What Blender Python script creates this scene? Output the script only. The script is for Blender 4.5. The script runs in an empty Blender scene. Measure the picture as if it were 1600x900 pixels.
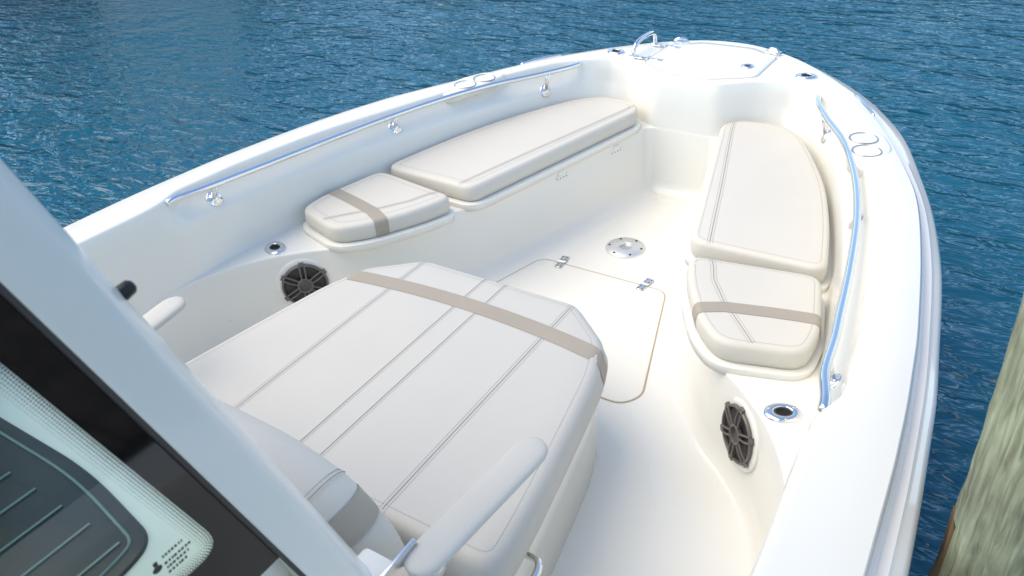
import bpy, bmesh, math, random
from mathutils import Vector, Matrix
from mathutils.bvhtree import BVHTree
random.seed(7)
PI = math.pi
S = bpy.context.scene
COL = S.collection

# ------------------------------------------------------------ camera
# boat frame: x starboard, y forward, z up, cockpit sole at z = 0
PITCH, YAW, ROLL = 0.5833760572, 0.5892502244, -0.0621641198
cd = bpy.data.cameras.new('camera')
cam = bpy.data.objects.new('camera', cd)
COL.objects.link(cam)
cam.matrix_world = (Matrix.Translation((1.37438, 0, 2.0)) @ Matrix.Rotation(YAW, 4, 'Z')
                    @ Matrix.Rotation(PI/2 - PITCH, 4, 'X') @ Matrix.Rotation(ROLL, 4, 'Z'))
cd.sensor_width = 36
cd.lens = 1250/1600*36
cd.clip_start = 0.02
cd.clip_end = 3000
cd.dof.use_dof = True
cd.dof.focus_distance = 3.1
cd.dof.aperture_fstop = 5.6
S.camera = cam

# ------------------------------------------------------------ sky and sun
SUN_DIR = Vector((-0.62, -0.38, 1.0)).normalized()     # towards the sun
w = bpy.data.worlds.new('World')
S.world = w
w.use_nodes = True
nt = w.node_tree
bg = nt.nodes['Background']
sky = nt.nodes.new('ShaderNodeTexSky')
sky.sky_type = 'NISHITA'
sky.sun_disc = False
sky.sun_elevation = math.asin(SUN_DIR.z)
sky.sun_rotation = math.atan2(SUN_DIR.x, SUN_DIR.y)
sky.air_density = 1.0
sky.dust_density = 0.0
sky.ozone_density = 2.2
nt.links.new(sky.outputs[0], bg.inputs[0])
bg.inputs[1].default_value = 0.15
sd = bpy.data.lights.new('sun', 'SUN')
sd.energy = 1.7
sd.angle = math.radians(65)
sd.color = (1.0, 0.88, 0.69)
sun = bpy.data.objects.new('sun', sd)
COL.objects.link(sun)
sun.location = (-5, -3, 8)
sun.rotation_euler = SUN_DIR.to_track_quat('Z', 'Y').to_euler()
S.view_settings.view_transform = 'Standard'
S.view_settings.look = 'None'
S.view_settings.gamma = 1
S.view_settings.exposure = 1.15
S.cycles.max_bounces = 12
S.cycles.diffuse_bounces = 8
S.view_settings.use_white_balance = True       # camera set for open shade
S.view_settings.white_balance_temperature = 7400
S.view_settings.white_balance_tint = 10

# ------------------------------------------------------------ materials
MATS = {}
def mat(name, col, rough=0.5, metal=0.0, spec=0.5, coat=0.0, bump=None, var=None, ior=None, trans=0.0):
    m = bpy.data.materials.new(name)
    m.use_nodes = True
    n = m.node_tree.nodes; l = m.node_tree.links
    b = n['Principled BSDF']
    b.inputs['Base Color'].default_value = (*col, 1)
    b.inputs['Roughness'].default_value = rough
    b.inputs['Metallic'].default_value = metal
    b.inputs['Specular IOR Level'].default_value = spec
    b.inputs['Coat Weight'].default_value = coat
    b.inputs['Coat Roughness'].default_value = 0.05
    b.inputs['Transmission Weight'].default_value = trans
    if ior: b.inputs['IOR'].default_value = ior
    tc = n.new('ShaderNodeTexCoord')
    if var:
        sc, amt = var
        no = n.new('ShaderNodeTexNoise'); no.inputs['Scale'].default_value = sc
        no.inputs['Detail'].default_value = 4
        l.new(tc.outputs['Object'], no.inputs['Vector'])
        mr = n.new('ShaderNodeMapRange')
        mr.inputs['From Min'].default_value = 0.3; mr.inputs['From Max'].default_value = 0.7
        mr.inputs['To Min'].default_value = 1 - amt; mr.inputs['To Max'].default_value = 1 + amt
        l.new(no.outputs['Fac'], mr.inputs['Value'])
        mx = n.new('ShaderNodeVectorMath'); mx.operation = 'SCALE'
        mx.inputs[0].default_value = col
        l.new(mr.outputs[0], mx.inputs['Scale'])
        l.new(mx.outputs[0], b.inputs['Base Color'])
    if bump:
        sc, st, dist = bump
        no = n.new('ShaderNodeTexNoise'); no.inputs['Scale'].default_value = sc
        no.inputs['Detail'].default_value = 3
        l.new(tc.outputs['Object'], no.inputs['Vector'])
        bp = n.new('ShaderNodeBump'); bp.inputs['Strength'].default_value = st
        bp.inputs['Distance'].default_value = dist
        l.new(no.outputs['Fac'], bp.inputs['Height'])
        l.new(bp.outputs[0], b.inputs['Normal'])
    MATS[name] = m
    return m
mat('gelcoat', (0.795, 0.785, 0.73), 0.25, coat=0.35, var=(1.3, 0.012), bump=(2.2, 0.05, 0.02))
mat('gelcoat_hull', (0.80, 0.79, 0.77), 0.16, coat=0.5, bump=(1.6, 0.04, 0.02))
mat('nonskid', (0.785, 0.775, 0.72), 0.5, bump=(420, 0.25, 0.002), var=(1.1, 0.014))
mat('vinyl', (0.63, 0.602, 0.535), 0.6, bump=(260, 0.22, 0.002), var=(3.0, 0.02))
mat('vinyl_grey', (0.56, 0.545, 0.50), 0.55, bump=(260, 0.22, 0.002), var=(3.0, 0.02))
mat('taupe', (0.37, 0.325, 0.265), 0.55, bump=(260, 0.2, 0.002), var=(6.0, 0.03))
mat('seam', (0.30, 0.29, 0.28), 0.8)
mat('thread', (0.60, 0.58, 0.55), 0.7)
mat('steel', (0.80, 0.80, 0.80), 0.07, metal=1.0, bump=(9, 0.04, 0.01))
mat('brushed', (0.70, 0.69, 0.67), 0.28, metal=1.0, bump=(60, 0.1, 0.001))
mat('ring_steel', (0.48, 0.48, 0.47), 0.25, metal=1.0)
mat('cup_floor', (0.60, 0.585, 0.55), 0.5)
mat('aluminium', (0.74, 0.74, 0.73), 0.38, metal=0.7, bump=(150, 0.1, 0.001))
mat('black', (0.008, 0.008, 0.009), 0.45)
mat('dark_hole', (0.004, 0.004, 0.005), 0.7)
mat('grille', (0.15, 0.138, 0.125), 0.42, metal=0.35, bump=(80, 0.15, 0.001))
mat('cone', (0.035, 0.034, 0.034), 0.5)
mat('cone_cap', (0.11, 0.105, 0.10), 0.35)
mat('white_plastic', (0.80, 0.79, 0.76), 0.4)
mat('gasket', (0.42, 0.36, 0.27), 0.7)
mat('rubber', (0.05, 0.048, 0.046), 0.6)
mat('frit', (0.006, 0.006, 0.007), 0.06, spec=0.6)
mat('dash_white', (0.82, 0.82, 0.79), 0.4, var=(5, 0.03))
mat('dash_dark', (0.02, 0.022, 0.024), 0.35)
mat('dash_line', (0.16, 0.24, 0.25), 0.4)
mat('print', (0.03, 0.04, 0.04), 0.6)
mat('bark', (0.09, 0.07, 0.05), 0.9, bump=(20, 0.6, 0.03), var=(4, 0.3))
mat('leaf', (0.09, 0.12, 0.045), 0.6, var=(1.5, 0.35))
mat('siding', (0.78, 0.72, 0.60), 0.7, var=(2, 0.08))
mat('roofing', (0.16, 0.15, 0.14), 0.8, var=(3, 0.15))
mat('trim', (0.78, 0.77, 0.74), 0.5)
mat('pane', (0.03, 0.04, 0.05), 0.08)
def glass_mat():
    m = bpy.data.materials.new('tinted_glass'); m.use_nodes = True
    n = m.node_tree.nodes; l = m.node_tree.links
    n.remove(n['Principled BSDF'])
    tr = n.new('ShaderNodeBsdfTransparent'); tr.inputs[0].default_value = (0.80, 0.96, 0.87, 1)
    gl = n.new('ShaderNodeBsdfGlossy'); gl.inputs['Roughness'].default_value = 0.02
    fr = n.new('ShaderNodeFresnel'); fr.inputs[0].default_value = 1.5
    mx = n.new('ShaderNodeMixShader')
    l.new(fr.outputs[0], mx.inputs[0]); l.new(tr.outputs[0], mx.inputs[1]); l.new(gl.outputs[0], mx.inputs[2])
    l.new(mx.outputs[0], n['Material Output'].inputs[0])
    MATS['glass'] = m
glass_mat()
def wood_mat(name, c1, c2, c3, axis_scale, rough=0.85):
    m = bpy.data.materials.new(name); m.use_nodes = True
    n = m.node_tree.nodes; l = m.node_tree.links; b = n['Principled BSDF']
    b.inputs['Roughness'].default_value = rough
    tc = n.new('ShaderNodeTexCoord')
    mp = n.new('ShaderNodeMapping'); mp.inputs['Scale'].default_value = axis_scale
    l.new(tc.outputs['Object'], mp.inputs[0])
    n1 = n.new('ShaderNodeTexNoise'); n1.inputs['Scale'].default_value = 7; n1.inputs['Detail'].default_value = 8
    n1.inputs['Distortion'].default_value = 0.8
    l.new(mp.outputs[0], n1.inputs['Vector'])
    cr = n.new('ShaderNodeValToRGB')
    cr.color_ramp.elements[0].position = 0.30; cr.color_ramp.elements[0].color = (*c1, 1)
    cr.color_ramp.elements[1].position = 0.72; cr.color_ramp.elements[1].color = (*c3, 1)
    e = cr.color_ramp.elements.new(0.5); e.color = (*c2, 1)
    l.new(n1.outputs['Fac'], cr.inputs[0])
    n2 = n.new('ShaderNodeTexNoise'); n2.inputs['Scale'].default_value = 5; n2.inputs['Detail'].default_value = 5
    l.new(tc.outputs['Object'], n2.inputs['Vector'])
    cr2 = n.new('ShaderNodeValToRGB')
    cr2.color_ramp.elements[0].position = 0.38; cr2.color_ramp.elements[0].color = (0.62, 0.60, 0.56, 1)
    cr2.color_ramp.elements[1].position = 0.62; cr2.color_ramp.elements[1].color = (1.15, 1.2, 1.1, 1)
    l.new(n2.outputs['Fac'], cr2.inputs[0])
    mu = n.new('ShaderNodeMix'); mu.data_type = 'RGBA'; mu.blend_type = 'MULTIPLY'; mu.inputs[0].default_value = 1
    l.new(cr.outputs[0], mu.inputs[6]); l.new(cr2.outputs[0], mu.inputs[7])
    l.new(mu.outputs[2], b.inputs['Base Color'])
    bp = n.new('ShaderNodeBump'); bp.inputs['Strength'].default_value = 0.7; bp.inputs['Distance'].default_value = 0.012
    l.new(n1.outputs['Fac'], bp.inputs['Height']); l.new(bp.outputs[0], b.inputs['Normal'])
    MATS[name] = m
wood_mat('piling_wood', (0.14, 0.135, 0.10), (0.27, 0.295, 0.215), (0.40, 0.43, 0.335), (10, 10, 0.7))
wood_mat('piling_bark', (0.07, 0.04, 0.02), (0.17, 0.10, 0.05), (0.30, 0.21, 0.12), (6, 6, 0.9))
wood_mat('plank_wood', (0.06, 0.05, 0.04), (0.12, 0.10, 0.085), (0.2, 0.17, 0.14), (1.0, 14, 14))
def water_mat():
    m = bpy.data.materials.new('water'); m.use_nodes = True
    n = m.node_tree.nodes; l = m.node_tree.links; b = n['Principled BSDF']
    b.inputs['Base Color'].default_value = (0.004, 0.097, 0.166, 1)
    b.inputs['Roughness'].default_value = 0.045
    b.inputs['IOR'].default_value = 1.333
    tc = n.new('ShaderNodeTexCoord')
    def layer(rot, scl, nscale, detail, dist=0.6):
        mp = n.new('ShaderNodeMapping'); mp.inputs['Rotation'].default_value = (0, 0, rot)
        mp.inputs['Scale'].default_value = scl
        l.new(tc.outputs['Object'], mp.inputs[0])
        no = n.new('ShaderNodeTexNoise'); no.inputs['Scale'].default_value = nscale
        no.inputs['Detail'].default_value = detail; no.inputs['Roughness'].default_value = 0.5
        no.inputs['Distortion'].default_value = dist
        l.new(mp.outputs[0], no.inputs['Vector'])
        return no.outputs['Fac']
    a = layer(math.radians(-28), (0.55, 1.25, 1), 8.5, 2.5, .5)
    c = layer(math.radians(-50), (0.6, 1.2, 1), 2.3, 2)
    d = layer(math.radians(10), (0.8, 1.1, 1), 0.6, 1)
    def bump(h, dist, st, prev=None):
        bp = n.new('ShaderNodeBump'); bp.inputs['Strength'].default_value = st; bp.inputs['Distance'].default_value = dist
        l.new(h, bp.inputs['Height'])
        if prev: l.new(prev, bp.inputs['Normal'])
        return bp.outputs[0]
    nn = bump(d, 0.07, 1.0)
    nn = bump(c, 0.10, 1.0, nn)
    pt = layer(math.radians(20), (1, 1.6, 1), 0.35, 2, 0.3)          # calmer and rougher patches
    mr = n.new('ShaderNodeMapRange'); mr.inputs['From Min'].default_value = 0.3; mr.inputs['From Max'].default_value = 0.7
    mr.inputs['To Min'].default_value = 0.45; mr.inputs['To Max'].default_value = 1.25
    l.new(pt, mr.inputs['Value'])
    mm = n.new('ShaderNodeMath'); mm.operation = 'MULTIPLY'; l.new(a, mm.inputs[0]); l.new(mr.outputs[0], mm.inputs[1])
    nn = bump(mm.outputs[0], 0.062, 1.0, nn)
    l.new(nn, b.inputs['Normal'])
    MATS['water'] = m
water_mat()

# ------------------------------------------------------------ helpers
def obj(name, bm, m, parent=None, smooth=True, sub=0, angle=None):
    me = bpy.data.meshes.new(name)
    bmesh.ops.recalc_face_normals(bm, faces=bm.faces[:])
    bm.to_mesh(me); bm.free()
    if smooth:
        for p in me.polygons: p.use_smooth = True
    if angle is not None:
        me.set_sharp_from_angle(angle=math.radians(angle))
    me.materials.append(MATS[m])
    o = bpy.data.objects.new(name, me)
    COL.objects.link(o)
    if parent: o.parent = parent
    if sub:
        s = o.modifiers.new('sub', 'SUBSURF'); s.levels = sub; s.render_levels = sub
    return o
def empty(name, loc=(0, 0, 0)):
    o = bpy.data.objects.new(name, None); COL.objects.link(o); o.location = loc
    o.empty_display_size = 0.1
    return o
def tag(o, label, cat, group=None):
    o['label'] = label; o['category'] = cat
    if group: o['group'] = group
    return o
def V(*a): return Vector(a)
def mir(p): return Vector((-p[0], p[1], p[2]))
def catmull(pts, n, closed=False):
    P = [Vector(p) for p in pts]; out = []
    N = len(P)
    rng = range(N) if closed else range(N-1)
    for i in rng:
        p1, p2 = P[i], P[(i+1) % N]
        p0 = P[i-1] if (closed or i > 0) else p1*2 - p2
        p3 = P[(i+2) % N] if (closed or i < N-2) else p2*2 - p1
        for k in range(n):
            t = k/n
            # centripetal-like damping keeps corners from overshooting
            m1 = (p2-p0)*0.5; m2 = (p3-p1)*0.5
            L = (p2-p1).length
            if m1.length > 1.0*L: m1 = m1*(1.0*L/m1.length)
            if m2.length > 1.0*L: m2 = m2*(1.0*L/m2.length)
            t2, t3 = t*t, t*t*t
            out.append(p1*(2*t3-3*t2+1) + m1*(t3-2*t2+t) + p2*(-2*t3+3*t2) + m2*(t3-t2))
    if not closed: out.append(P[-1].copy())
    return out
def fillet(poly, radii, n=6):
    out = []; N = len(poly)
    if not isinstance(radii, (list, tuple)): radii = [radii]*N
    for i in range(N):
        p = Vector((*poly[i][:2], 0)); a = Vector((*poly[i-1][:2], 0)); b = Vector((*poly[(i+1) % N][:2], 0))
        r = radii[i]
        da = (a-p); db = (b-p)
        k = min(r, 0.45*da.length, 0.45*db.length)
        s = p + da.normalized()*k; e = p + db.normalized()*k
        for j in range(n+1):
            t = j/n
            out.append(s*(1-t)**2 + p*2*t*(1-t) + e*t*t)
    return out
def resample(pts, step, closed=True):
    P = [Vector(p) for p in pts]
    if closed: P = P + [P[0]]
    L = [0]
    for i in range(len(P)-1): L.append(L[-1] + (P[i+1]-P[i]).length)
    n = max(4, int(L[-1]/step)); out = []; j = 0
    for k in range(n if closed else n+1):
        s = L[-1]*k/n
        while j < len(L)-2 and L[j+1] < s: j += 1
        d = L[j+1]-L[j]
        out.append(P[j].lerp(P[j+1], 0 if d == 0 else (s-L[j])/d))
    return out
def inset(pts, d):
    """closed xy outline moved inward by d (counter-clockwise or clockwise)"""
    N = len(pts)
    area = sum(pts[i].x*pts[(i+1) % N].y - pts[(i+1) % N].x*pts[i].y for i in range(N))
    sg = 1 if area > 0 else -1
    out = []
    for i in range(N):
        t = (pts[(i+1) % N] - pts[i-1]); t.z = 0
        t.normalize()
        out.append(pts[i] + Vector((-t.y, t.x, 0))*d*sg)
    return out
def grid(bm, rows, close_u=False):
    vs = [[bm.verts.new(p) for p in r] for r in rows]
    for i in range(len(rows)-1):
        n = len(rows[i])
        for j in range(n if close_u else n-1):
            k = (j+1) % n
            try: bm.faces.new((vs[i][j], vs[i][k], vs[i+1][k], vs[i+1][j]))
            except ValueError: pass
    return vs
def tube(bm, path, r, seg=12, cap=True, radii=None):
    P = [Vector(p) for p in path]; rows = []
    up = Vector((0, 0, 1)); prev = None
    for i, p in enumerate(P):
        t = (P[min(i+1, len(P)-1)] - P[max(i-1, 0)]).normalized()
        if prev is None:
            a = up if abs(t.z) < 0.9 else Vector((1, 0, 0))
            u = t.cross(a).normalized()
        else:
            u = (prev - t*prev.dot(t)).normalized()
        prev = u; v = t.cross(u)
        rr = radii[i] if radii else r
        rows.append([p + (u*math.cos(2*PI*k/seg) + v*math.sin(2*PI*k/seg))*rr for k in range(seg)])
    vs = grid(bm, rows, True)
    if cap:
        bm.faces.new(vs[0][::-1]); bm.faces.new(vs[-1])
def lathe(bm, prof, M=Matrix(), seg=32, cap_end=True):
    rows = []
    for (r, z) in prof:
        rows.append([M @ Vector((r*math.cos(2*PI*k/seg), r*math.sin(2*PI*k/seg), z)) for k in range(seg)])
    vs = grid(bm, rows, True)
    if cap_end:
        if prof[0][0] > 1e-6: bm.faces.new(vs[0][::-1])
        if prof[-1][0] > 1e-6: bm.faces.new(vs[-1])
def box(bm, c, s, M=Matrix()):
    r = bmesh.ops.create_cube(bm, size=1.0)
    T = M @ Matrix.Translation(c) @ Matrix.Diagonal((*s, 1))
    bmesh.ops.transform(bm, matrix=T, verts=r['verts'])
    return r['verts']
def bevel_all(bm, w, seg=2):
    bmesh.ops.bevel(bm, geom=bm.edges[:]+bm.verts[:], offset=w, segments=seg, affect='EDGES', profile=0.5)
def slab(bm, outline, z0, z1, r=0.004, z_fn=None):
    """plate with a rounded top edge"""
    f = z_fn or (lambda p: 0)
    o = outline
    rows = [[Vector((p.x, p.y, z0 + f(p))) for p in o],
            [Vector((p.x, p.y, z1 - r + f(p))) for p in o]]
    for a in (30, 60, 90):
        q = inset(o, r*(1-math.cos(math.radians(a))))
        rows.append([Vector((p.x, p.y, z1 - r + r*math.sin(math.radians(a)) + f(p))) for p in q])
    vs = grid(bm, rows, True)
    bm.faces.new(vs[-1]); bm.faces.new(vs[0][::-1])
def basis(n, up=Vector((0, 0, 1)), loc=(0, 0, 0)):
    n = Vector(n).normalized()
    if abs(n.dot(up)) > 0.95: up = Vector((0, 1, 0))
    x = up.cross(n).normalized(); y = n.cross(x)
    M = Matrix((x, y, n)).transposed().to_4x4()
    return Matrix.Translation(loc) @ M
def bvh_of(o):
    bm = bmesh.new(); dg = bpy.context.evaluated_depsgraph_get()
    bm.from_object(o, dg)
    bm.transform(o.matrix_world)
    t = BVHTree.FromBMesh(bm); bm.free()
    return t

# ------------------------------------------------------------ water
bm = bmesh.new()
bmesh.ops.create_grid(bm, x_segments=2, y_segments=2, size=900)
water = obj('water', bm, 'water', smooth=False)
water.location = (0, 0, -0.55)
water['kind'] = 'structure'

# ------------------------------------------------------------ the boat
boat = empty('boat')
tag(boat, 'white center console fishing boat with cushioned open bow', 'boat')

# station curves, starboard side, aft to stem  (x, y)
G_OUT = [(1.385,-2.5),(1.385,.5),(1.375,1.1),(1.37,1.43),(1.366,1.53),(1.36,1.65),(1.35,1.78),(1.332,1.98),(1.272,2.42),(1.195,2.84),
         (1.09,3.17),(.955,3.51),(.80,3.82),(.63,4.05),(.49,4.20),(.385,4.29),(.29,4.355),(.18,4.41),(.135,4.425),(.07,4.44),(0,4.445)]
G_IN = [(1.195,-2.5),(1.195,.5),(1.195,1.1),(1.185,1.42),(1.192,1.53),(1.222,1.63),(1.214,1.76),(1.203,1.92),(1.15,2.31),(1.078,2.68),
        (.98,3.07),(.868,3.42),(.735,3.70),(.62,3.82),(.5,3.89),(.405,3.885),(.315,3.85),(.19,3.757),(.15,3.738),(.08,3.735),(0,3.735)]
WB = [(1.175,-2.5),(1.175,.5),(1.175,1.2),(1.172,1.47),(1.165,1.6),(1.16,1.71),(1.145,1.85),(1.115,2.02),(1.045,2.4),(.975,2.75),
      (.88,3.1),(.765,3.42),(.655,3.64),(.57,3.76),(.475,3.83),(.39,3.84),(.31,3.805),(.195,3.738),(.15,3.724),(.08,3.722),(0,3.722)]
SE = [(1.174,-2.5),(1.174,.5),(1.174,1.2),(1.165,1.50),(1.12,1.64),(1.035,1.79),(.915,1.92),(.79,2.03),(.605,2.30),(.475,2.62),
      (.365,3.0),(.285,3.29),(.232,3.49),(.207,3.58),(.19,3.63),(.178,3.665),(.17,3.69),(.160,3.714),(.148,3.720),(.08,3.720),(0,3.720)]
NS = len(G_OUT)
def pocket(i):       # how far the coaming is hollowed behind the grab rail
    return {4: .25, 5: .9, 12: .9, 13: .35}.get(i, 1.0 if 5 < i < 12 else 0.0)
def norm2(curve, i):
    a = Vector(curve[max(i-1, 0)]); b = Vector(curve[min(i+1, NS-1)])
    t = (b-a).normalized()
    return Vector((-t.y, t.x))          # inboard
ctrl = []      # ctrl[row][station]
def row(fn): ctrl.append([Vector(fn(i)) for i in range(NS)])
def off(curve, i, d):
    n = norm2(curve, i); x = curve[i][0] + n.x*d; y = curve[i][1] + n.y*d
    if i == NS-1: x = 0
    return x, y
ZG = 0.63
def zg(i): return [.697,.697,.697,.697,.697,.696,.695,.693,.682,.662,.645,.634,.627,.625,.624,.624,.624,.624,.624,.624,.624][i]
row(lambda i: (*G_OUT[i], zg(i)-.012))
row(lambda i: (G_OUT[i][0]*.65+G_IN[i][0]*.35, G_OUT[i][1]*.65+G_IN[i][1]*.35, zg(i)))
row(lambda i: (*G_IN[i], zg(i)))
row(lambda i: (*off(G_IN, i, .010), zg(i)-.05))
row(lambda i: (*off(G_IN, i, .014+.052*pocket(i)), zg(i)-.12))
row(lambda i: (*WB[i], .350))
row(lambda i: (*off(SE, i, -.022 if 7 < i < 17 else 0), .350 if i > 2 else .335))
row(lambda i: (*off(SE, i, -.004 if 7 < i < 17 else .012), .05))
def sole_pt(i, d): return off(SE, i, d)
row(lambda i: (*off(SE, i, .05), 0.0))
row(lambda i: (0.0, off(SE, i, .05)[1], 0.0))
NPER = 7
fine = [catmull(r, NPER) for r in ctrl]
RAD = {2: .011, 3: .014, 4: .018, 5: .018, 6: .008, 7: .03, 8: .03}
rows = []
M_ = len(fine[0])
for k, r in enumerate(fine):
    if k in RAD:
        a, b = [], []
        for j in range(M_):
            p = r[j]; A = fine[k-1][j]-p; B = fine[k+1][j]-p
            ra = min(RAD[k], .4*A.length); rb = min(RAD[k], .4*B.length)
            a.append(p + (A.normalized()*ra if A.length > 1e-6 else A)); b.append(p + (B.normalized()*rb if B.length > 1e-6 else B))
        mid = [(a[j]+b[j])*.25 + r[j]*.5 for j in range(M_)]
        rows += [a, mid, b]
    else:
        rows.append(r)
def mirrored(bm, rows):
    grid(bm, rows)
    grid(bm, [[mir(p) for p in r] for r in rows])
    bmesh.ops.remove_doubles(bm, verts=bm.verts[:], dist=0.0004)
bm = bmesh.new()
mirrored(bm, rows)
liner = obj('deck_liner', bm, 'gelcoat', boat, sub=1)
liner['label'] = 'white moulded gelcoat deck with side decks, coaming and seat bases'
bpy.context.view_layer.update()
DECK = bvh_of(liner)
def drop(x, y, z=2.0):
    h = DECK.ray_cast(Vector((x, y, z)), Vector((0, 0, -1)))
    return h[0], h[1]

# hull outside
F_OUT = [(1.455,-2.5),(1.455,.5),(1.452,1.15),(1.444,1.40),(1.438,1.52),(1.43,1.66),(1.42,1.82),(1.40,2.0),(1.345,2.46),(1.265,2.88),
         (1.175,3.22),(1.045,3.62),(.885,3.93),(.72,4.16),(.58,4.31),(.465,4.41),(.355,4.49),(.22,4.55),(.17,4.565),(.09,4.58),(0,4.585)]
def hull_pt(i, s, z):   # s scales towards the keel line
    x, y = F_OUT[i]
    k = max(0, (y-1.0)/3.76)
    return (x*(1-s*(.35+.35*k)), y - s*.55*k*k*1.2, z)
hr = []
hr.append([Vector((*G_OUT[i], zg(i)-.012)) for i in range(NS)])
hr.append([Vector((*off(G_OUT, i, -.006), zg(i)-.018)) for i in range(NS)])
hr.append([Vector((*off(G_OUT, i, -.010), zg(i)-.060)) for i in range(NS)])
hr.append([Vector((*off(G_OUT, i, -.022), zg(i)-.073)) for i in range(NS)])
hr.append([Vector((F_OUT[i][0]*.55+G_OUT[i][0]*.45, F_OUT[i][1]*.55+G_OUT[i][1]*.45, zg(i)-.066)) for i in range(NS)])
hr.append([Vector((F_OUT[i][0]*.70+G_OUT[i][0]*.30, F_OUT[i][1]*.70+G_OUT[i][1]*.30, zg(i)-.078)) for i in range(NS)])
hr.append([Vector((*off(F_OUT, i, .012), zg(i)-.082)) for i in range(NS)])
hr.append([Vector((*F_OUT[i], zg(i)-.096)) for i in range(NS)])
hr.append([Vector((*off(F_OUT, i, -.004), zg(i)-.125)) for i in range(NS)])
hr.append([Vector((*F_OUT[i], zg(i)-.155)) for i in range(NS)])
hr.append([Vector((*off(F_OUT, i, .03), zg(i)-.165)) for i in range(NS)])
for s, z in ((.22, .2), (.45, -.1), (.75, -.45), (1.0, -.8)):
    hr.append([Vector(hull_pt(i, s, z)) for i in range(NS)])
hr.append([Vector((0, hull_pt(i, 1.0, 0)[1], -1.05)) for i in range(NS)])
bm = bmesh.new()
mirrored(bm, [catmull(r, NPER) for r in hr])
# transom
tv = [Vector((r[0].x, -2.5, r[0].z)) for r in hr]
loop = [bm.verts.new(p) for p in tv] + [bm.verts.new(mir(p)) for p in reversed(tv[:-1])]
bm.faces.new(loop)
bmesh.ops.remove_doubles(bm, verts=bm.verts[:], dist=0.0004)
hull = obj('hull', bm, 'gelcoat_hull', boat, angle=50)

# raised cup holder pads, cup holders
def cup_holder(side):
    pad = fillet([(1.03,3.02),(1.05,3.25),(.985,3.40),(.86,3.43),(.865,3.28),(.93,3.04)], .05)
    pad = resample(pad, .012)
    pad = [Vector((p.x*side, p.y, 0)) for p in pad]
    zt_ = drop(1.035*side, 3.2)[0].z + .002
    bm = bmesh.new(); slab(bm, pad, zt_-.045, zt_, .012)
    cp = obj('cup_holder', bm, 'gelcoat', boat)
    for (x, y) in ((.962, 3.185), (.925, 3.305)):
        bm = bmesh.new()
        M = Matrix.Translation((x*side, y, zt_+.0005))
        lathe(bm, [(.0515, .0), (.0522, .003), (.0545, .0042), (.0565, .003), (.0572, 0), (.0515, .0)], M, 40, False)
        obj('ring', bm, 'ring_steel', cp)
        bm = bmesh.new()
        lathe(bm, [(.0515, .002), (.050, -.0), (.047, -.001), (.0, -.0012)], M, 40, False)
        obj('cup_insert', bm, 'cup_floor', cp)
for s in (1, -1): cup_holder(s)

# ------------------------------------------------------------ grab rails
RAIL = [(1.196,1.553,.678),(1.189,1.60,.684),(1.163,1.70,.682),(1.150,1.86,.672),(1.136,1.98,.666),(1.104,2.25,.655),(1.056,2.572,.645),
        (.998,2.843,.638),(.929,3.08,.632),(.845,3.30,.626),(.735,3.51,.619),(.650,3.70,.612),(.626,3.80,.606)]
def grab_rail(side):
    bm = bmesh.new()
    path = [Vector((p.x*side, p.y, p.z)) for p in catmull(RAIL, 6)]
    R_ = [.0135]*len(path); R_[0] = R_[-1] = .0095
    tube(bm, path, .0135, 16, True, R_)
    r = obj('grab_rail', bm, 'steel', boat)
    for (x, y) in ((1.180, 1.748), (1.038, 2.70), (.728, 3.585)):
        # nearest rail point inboard of the base
        h = drop(x*side, y)
        p, n = h
        n = (n + Vector((-.35*side, -.1, .5))).normalized()
        top = min(path, key=lambda q: (Vector((q.x, q.y, 0))-Vector((p.x, p.y, 0))).length)
        bm = bmesh.new()
        tube(bm, [p - n*.004, p.lerp(top, .5), top], .0112, 14)
        st = obj('stanchion', bm, 'steel', r)
        bm = bmesh.new()
        lathe(bm, [(.033, -.004), (.033, .002), (.030, .005), (.016, .0065), (.014, .010), (0, .0105)], basis(h[1], loc=p), 28)
        obj('base_flange', bm, 'steel', r)
for s in (1, -1): grab_rail(s)

# ------------------------------------------------------------ rod holders
def rod_holder(x, y, ang, a=.056, b=.043, parent=boat):
    p, n = drop(x, y)
    n = Vector((0, 0, 1)) if n.z > .9 else n
    M = basis(n, loc=p) @ Matrix.Rotation(ang, 4, 'Z')
    E = Matrix.Diagonal((1, b/a, 1, 1))
    bm = bmesh.new()
    lathe(bm, [(a, -.002), (a, .003), (a*.93, .0075), (a*.75, .010), (a*.52, .0105), (a*.47, .008), (a*.45, -.004)], M @ E, 40, False)
    o = obj('rod_holder', bm, 'steel', parent)
    bm = bmesh.new()
    lathe(bm, [(a*.455, .007), (a*.44, .0095), (a*.40, .0085), (a*.385, .0045)], M @ E, 32, False)
    obj('liner_ring', bm, 'rubber', o)
    bm = bmesh.new()
    lathe(bm, [(a*.46, .004), (0, .0038)], M @ E, 28, False)
    obj('opening', bm, 'dark_hole', o)
    for k in range(3):
        t = 2*PI*k/3 + .6
        bm = bmesh.new()
        lathe(bm, [(.0055, .0), (.005, .0015), (.002, .0012), (0, .0004)],
              M @ Matrix.Translation((a*.76*math.cos(t), b*.76*math.sin(t), .0092)), 10, False)
        obj('screw', bm, 'brushed', o)
    return o
rod_holder(1.052, 1.875, .45); rod_holder(-1.052, 1.875, -.45)
rod_holder(.514, 4.0, .3, .052, .042); rod_holder(-.514, 4.0, -.3, .052, .042)

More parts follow.
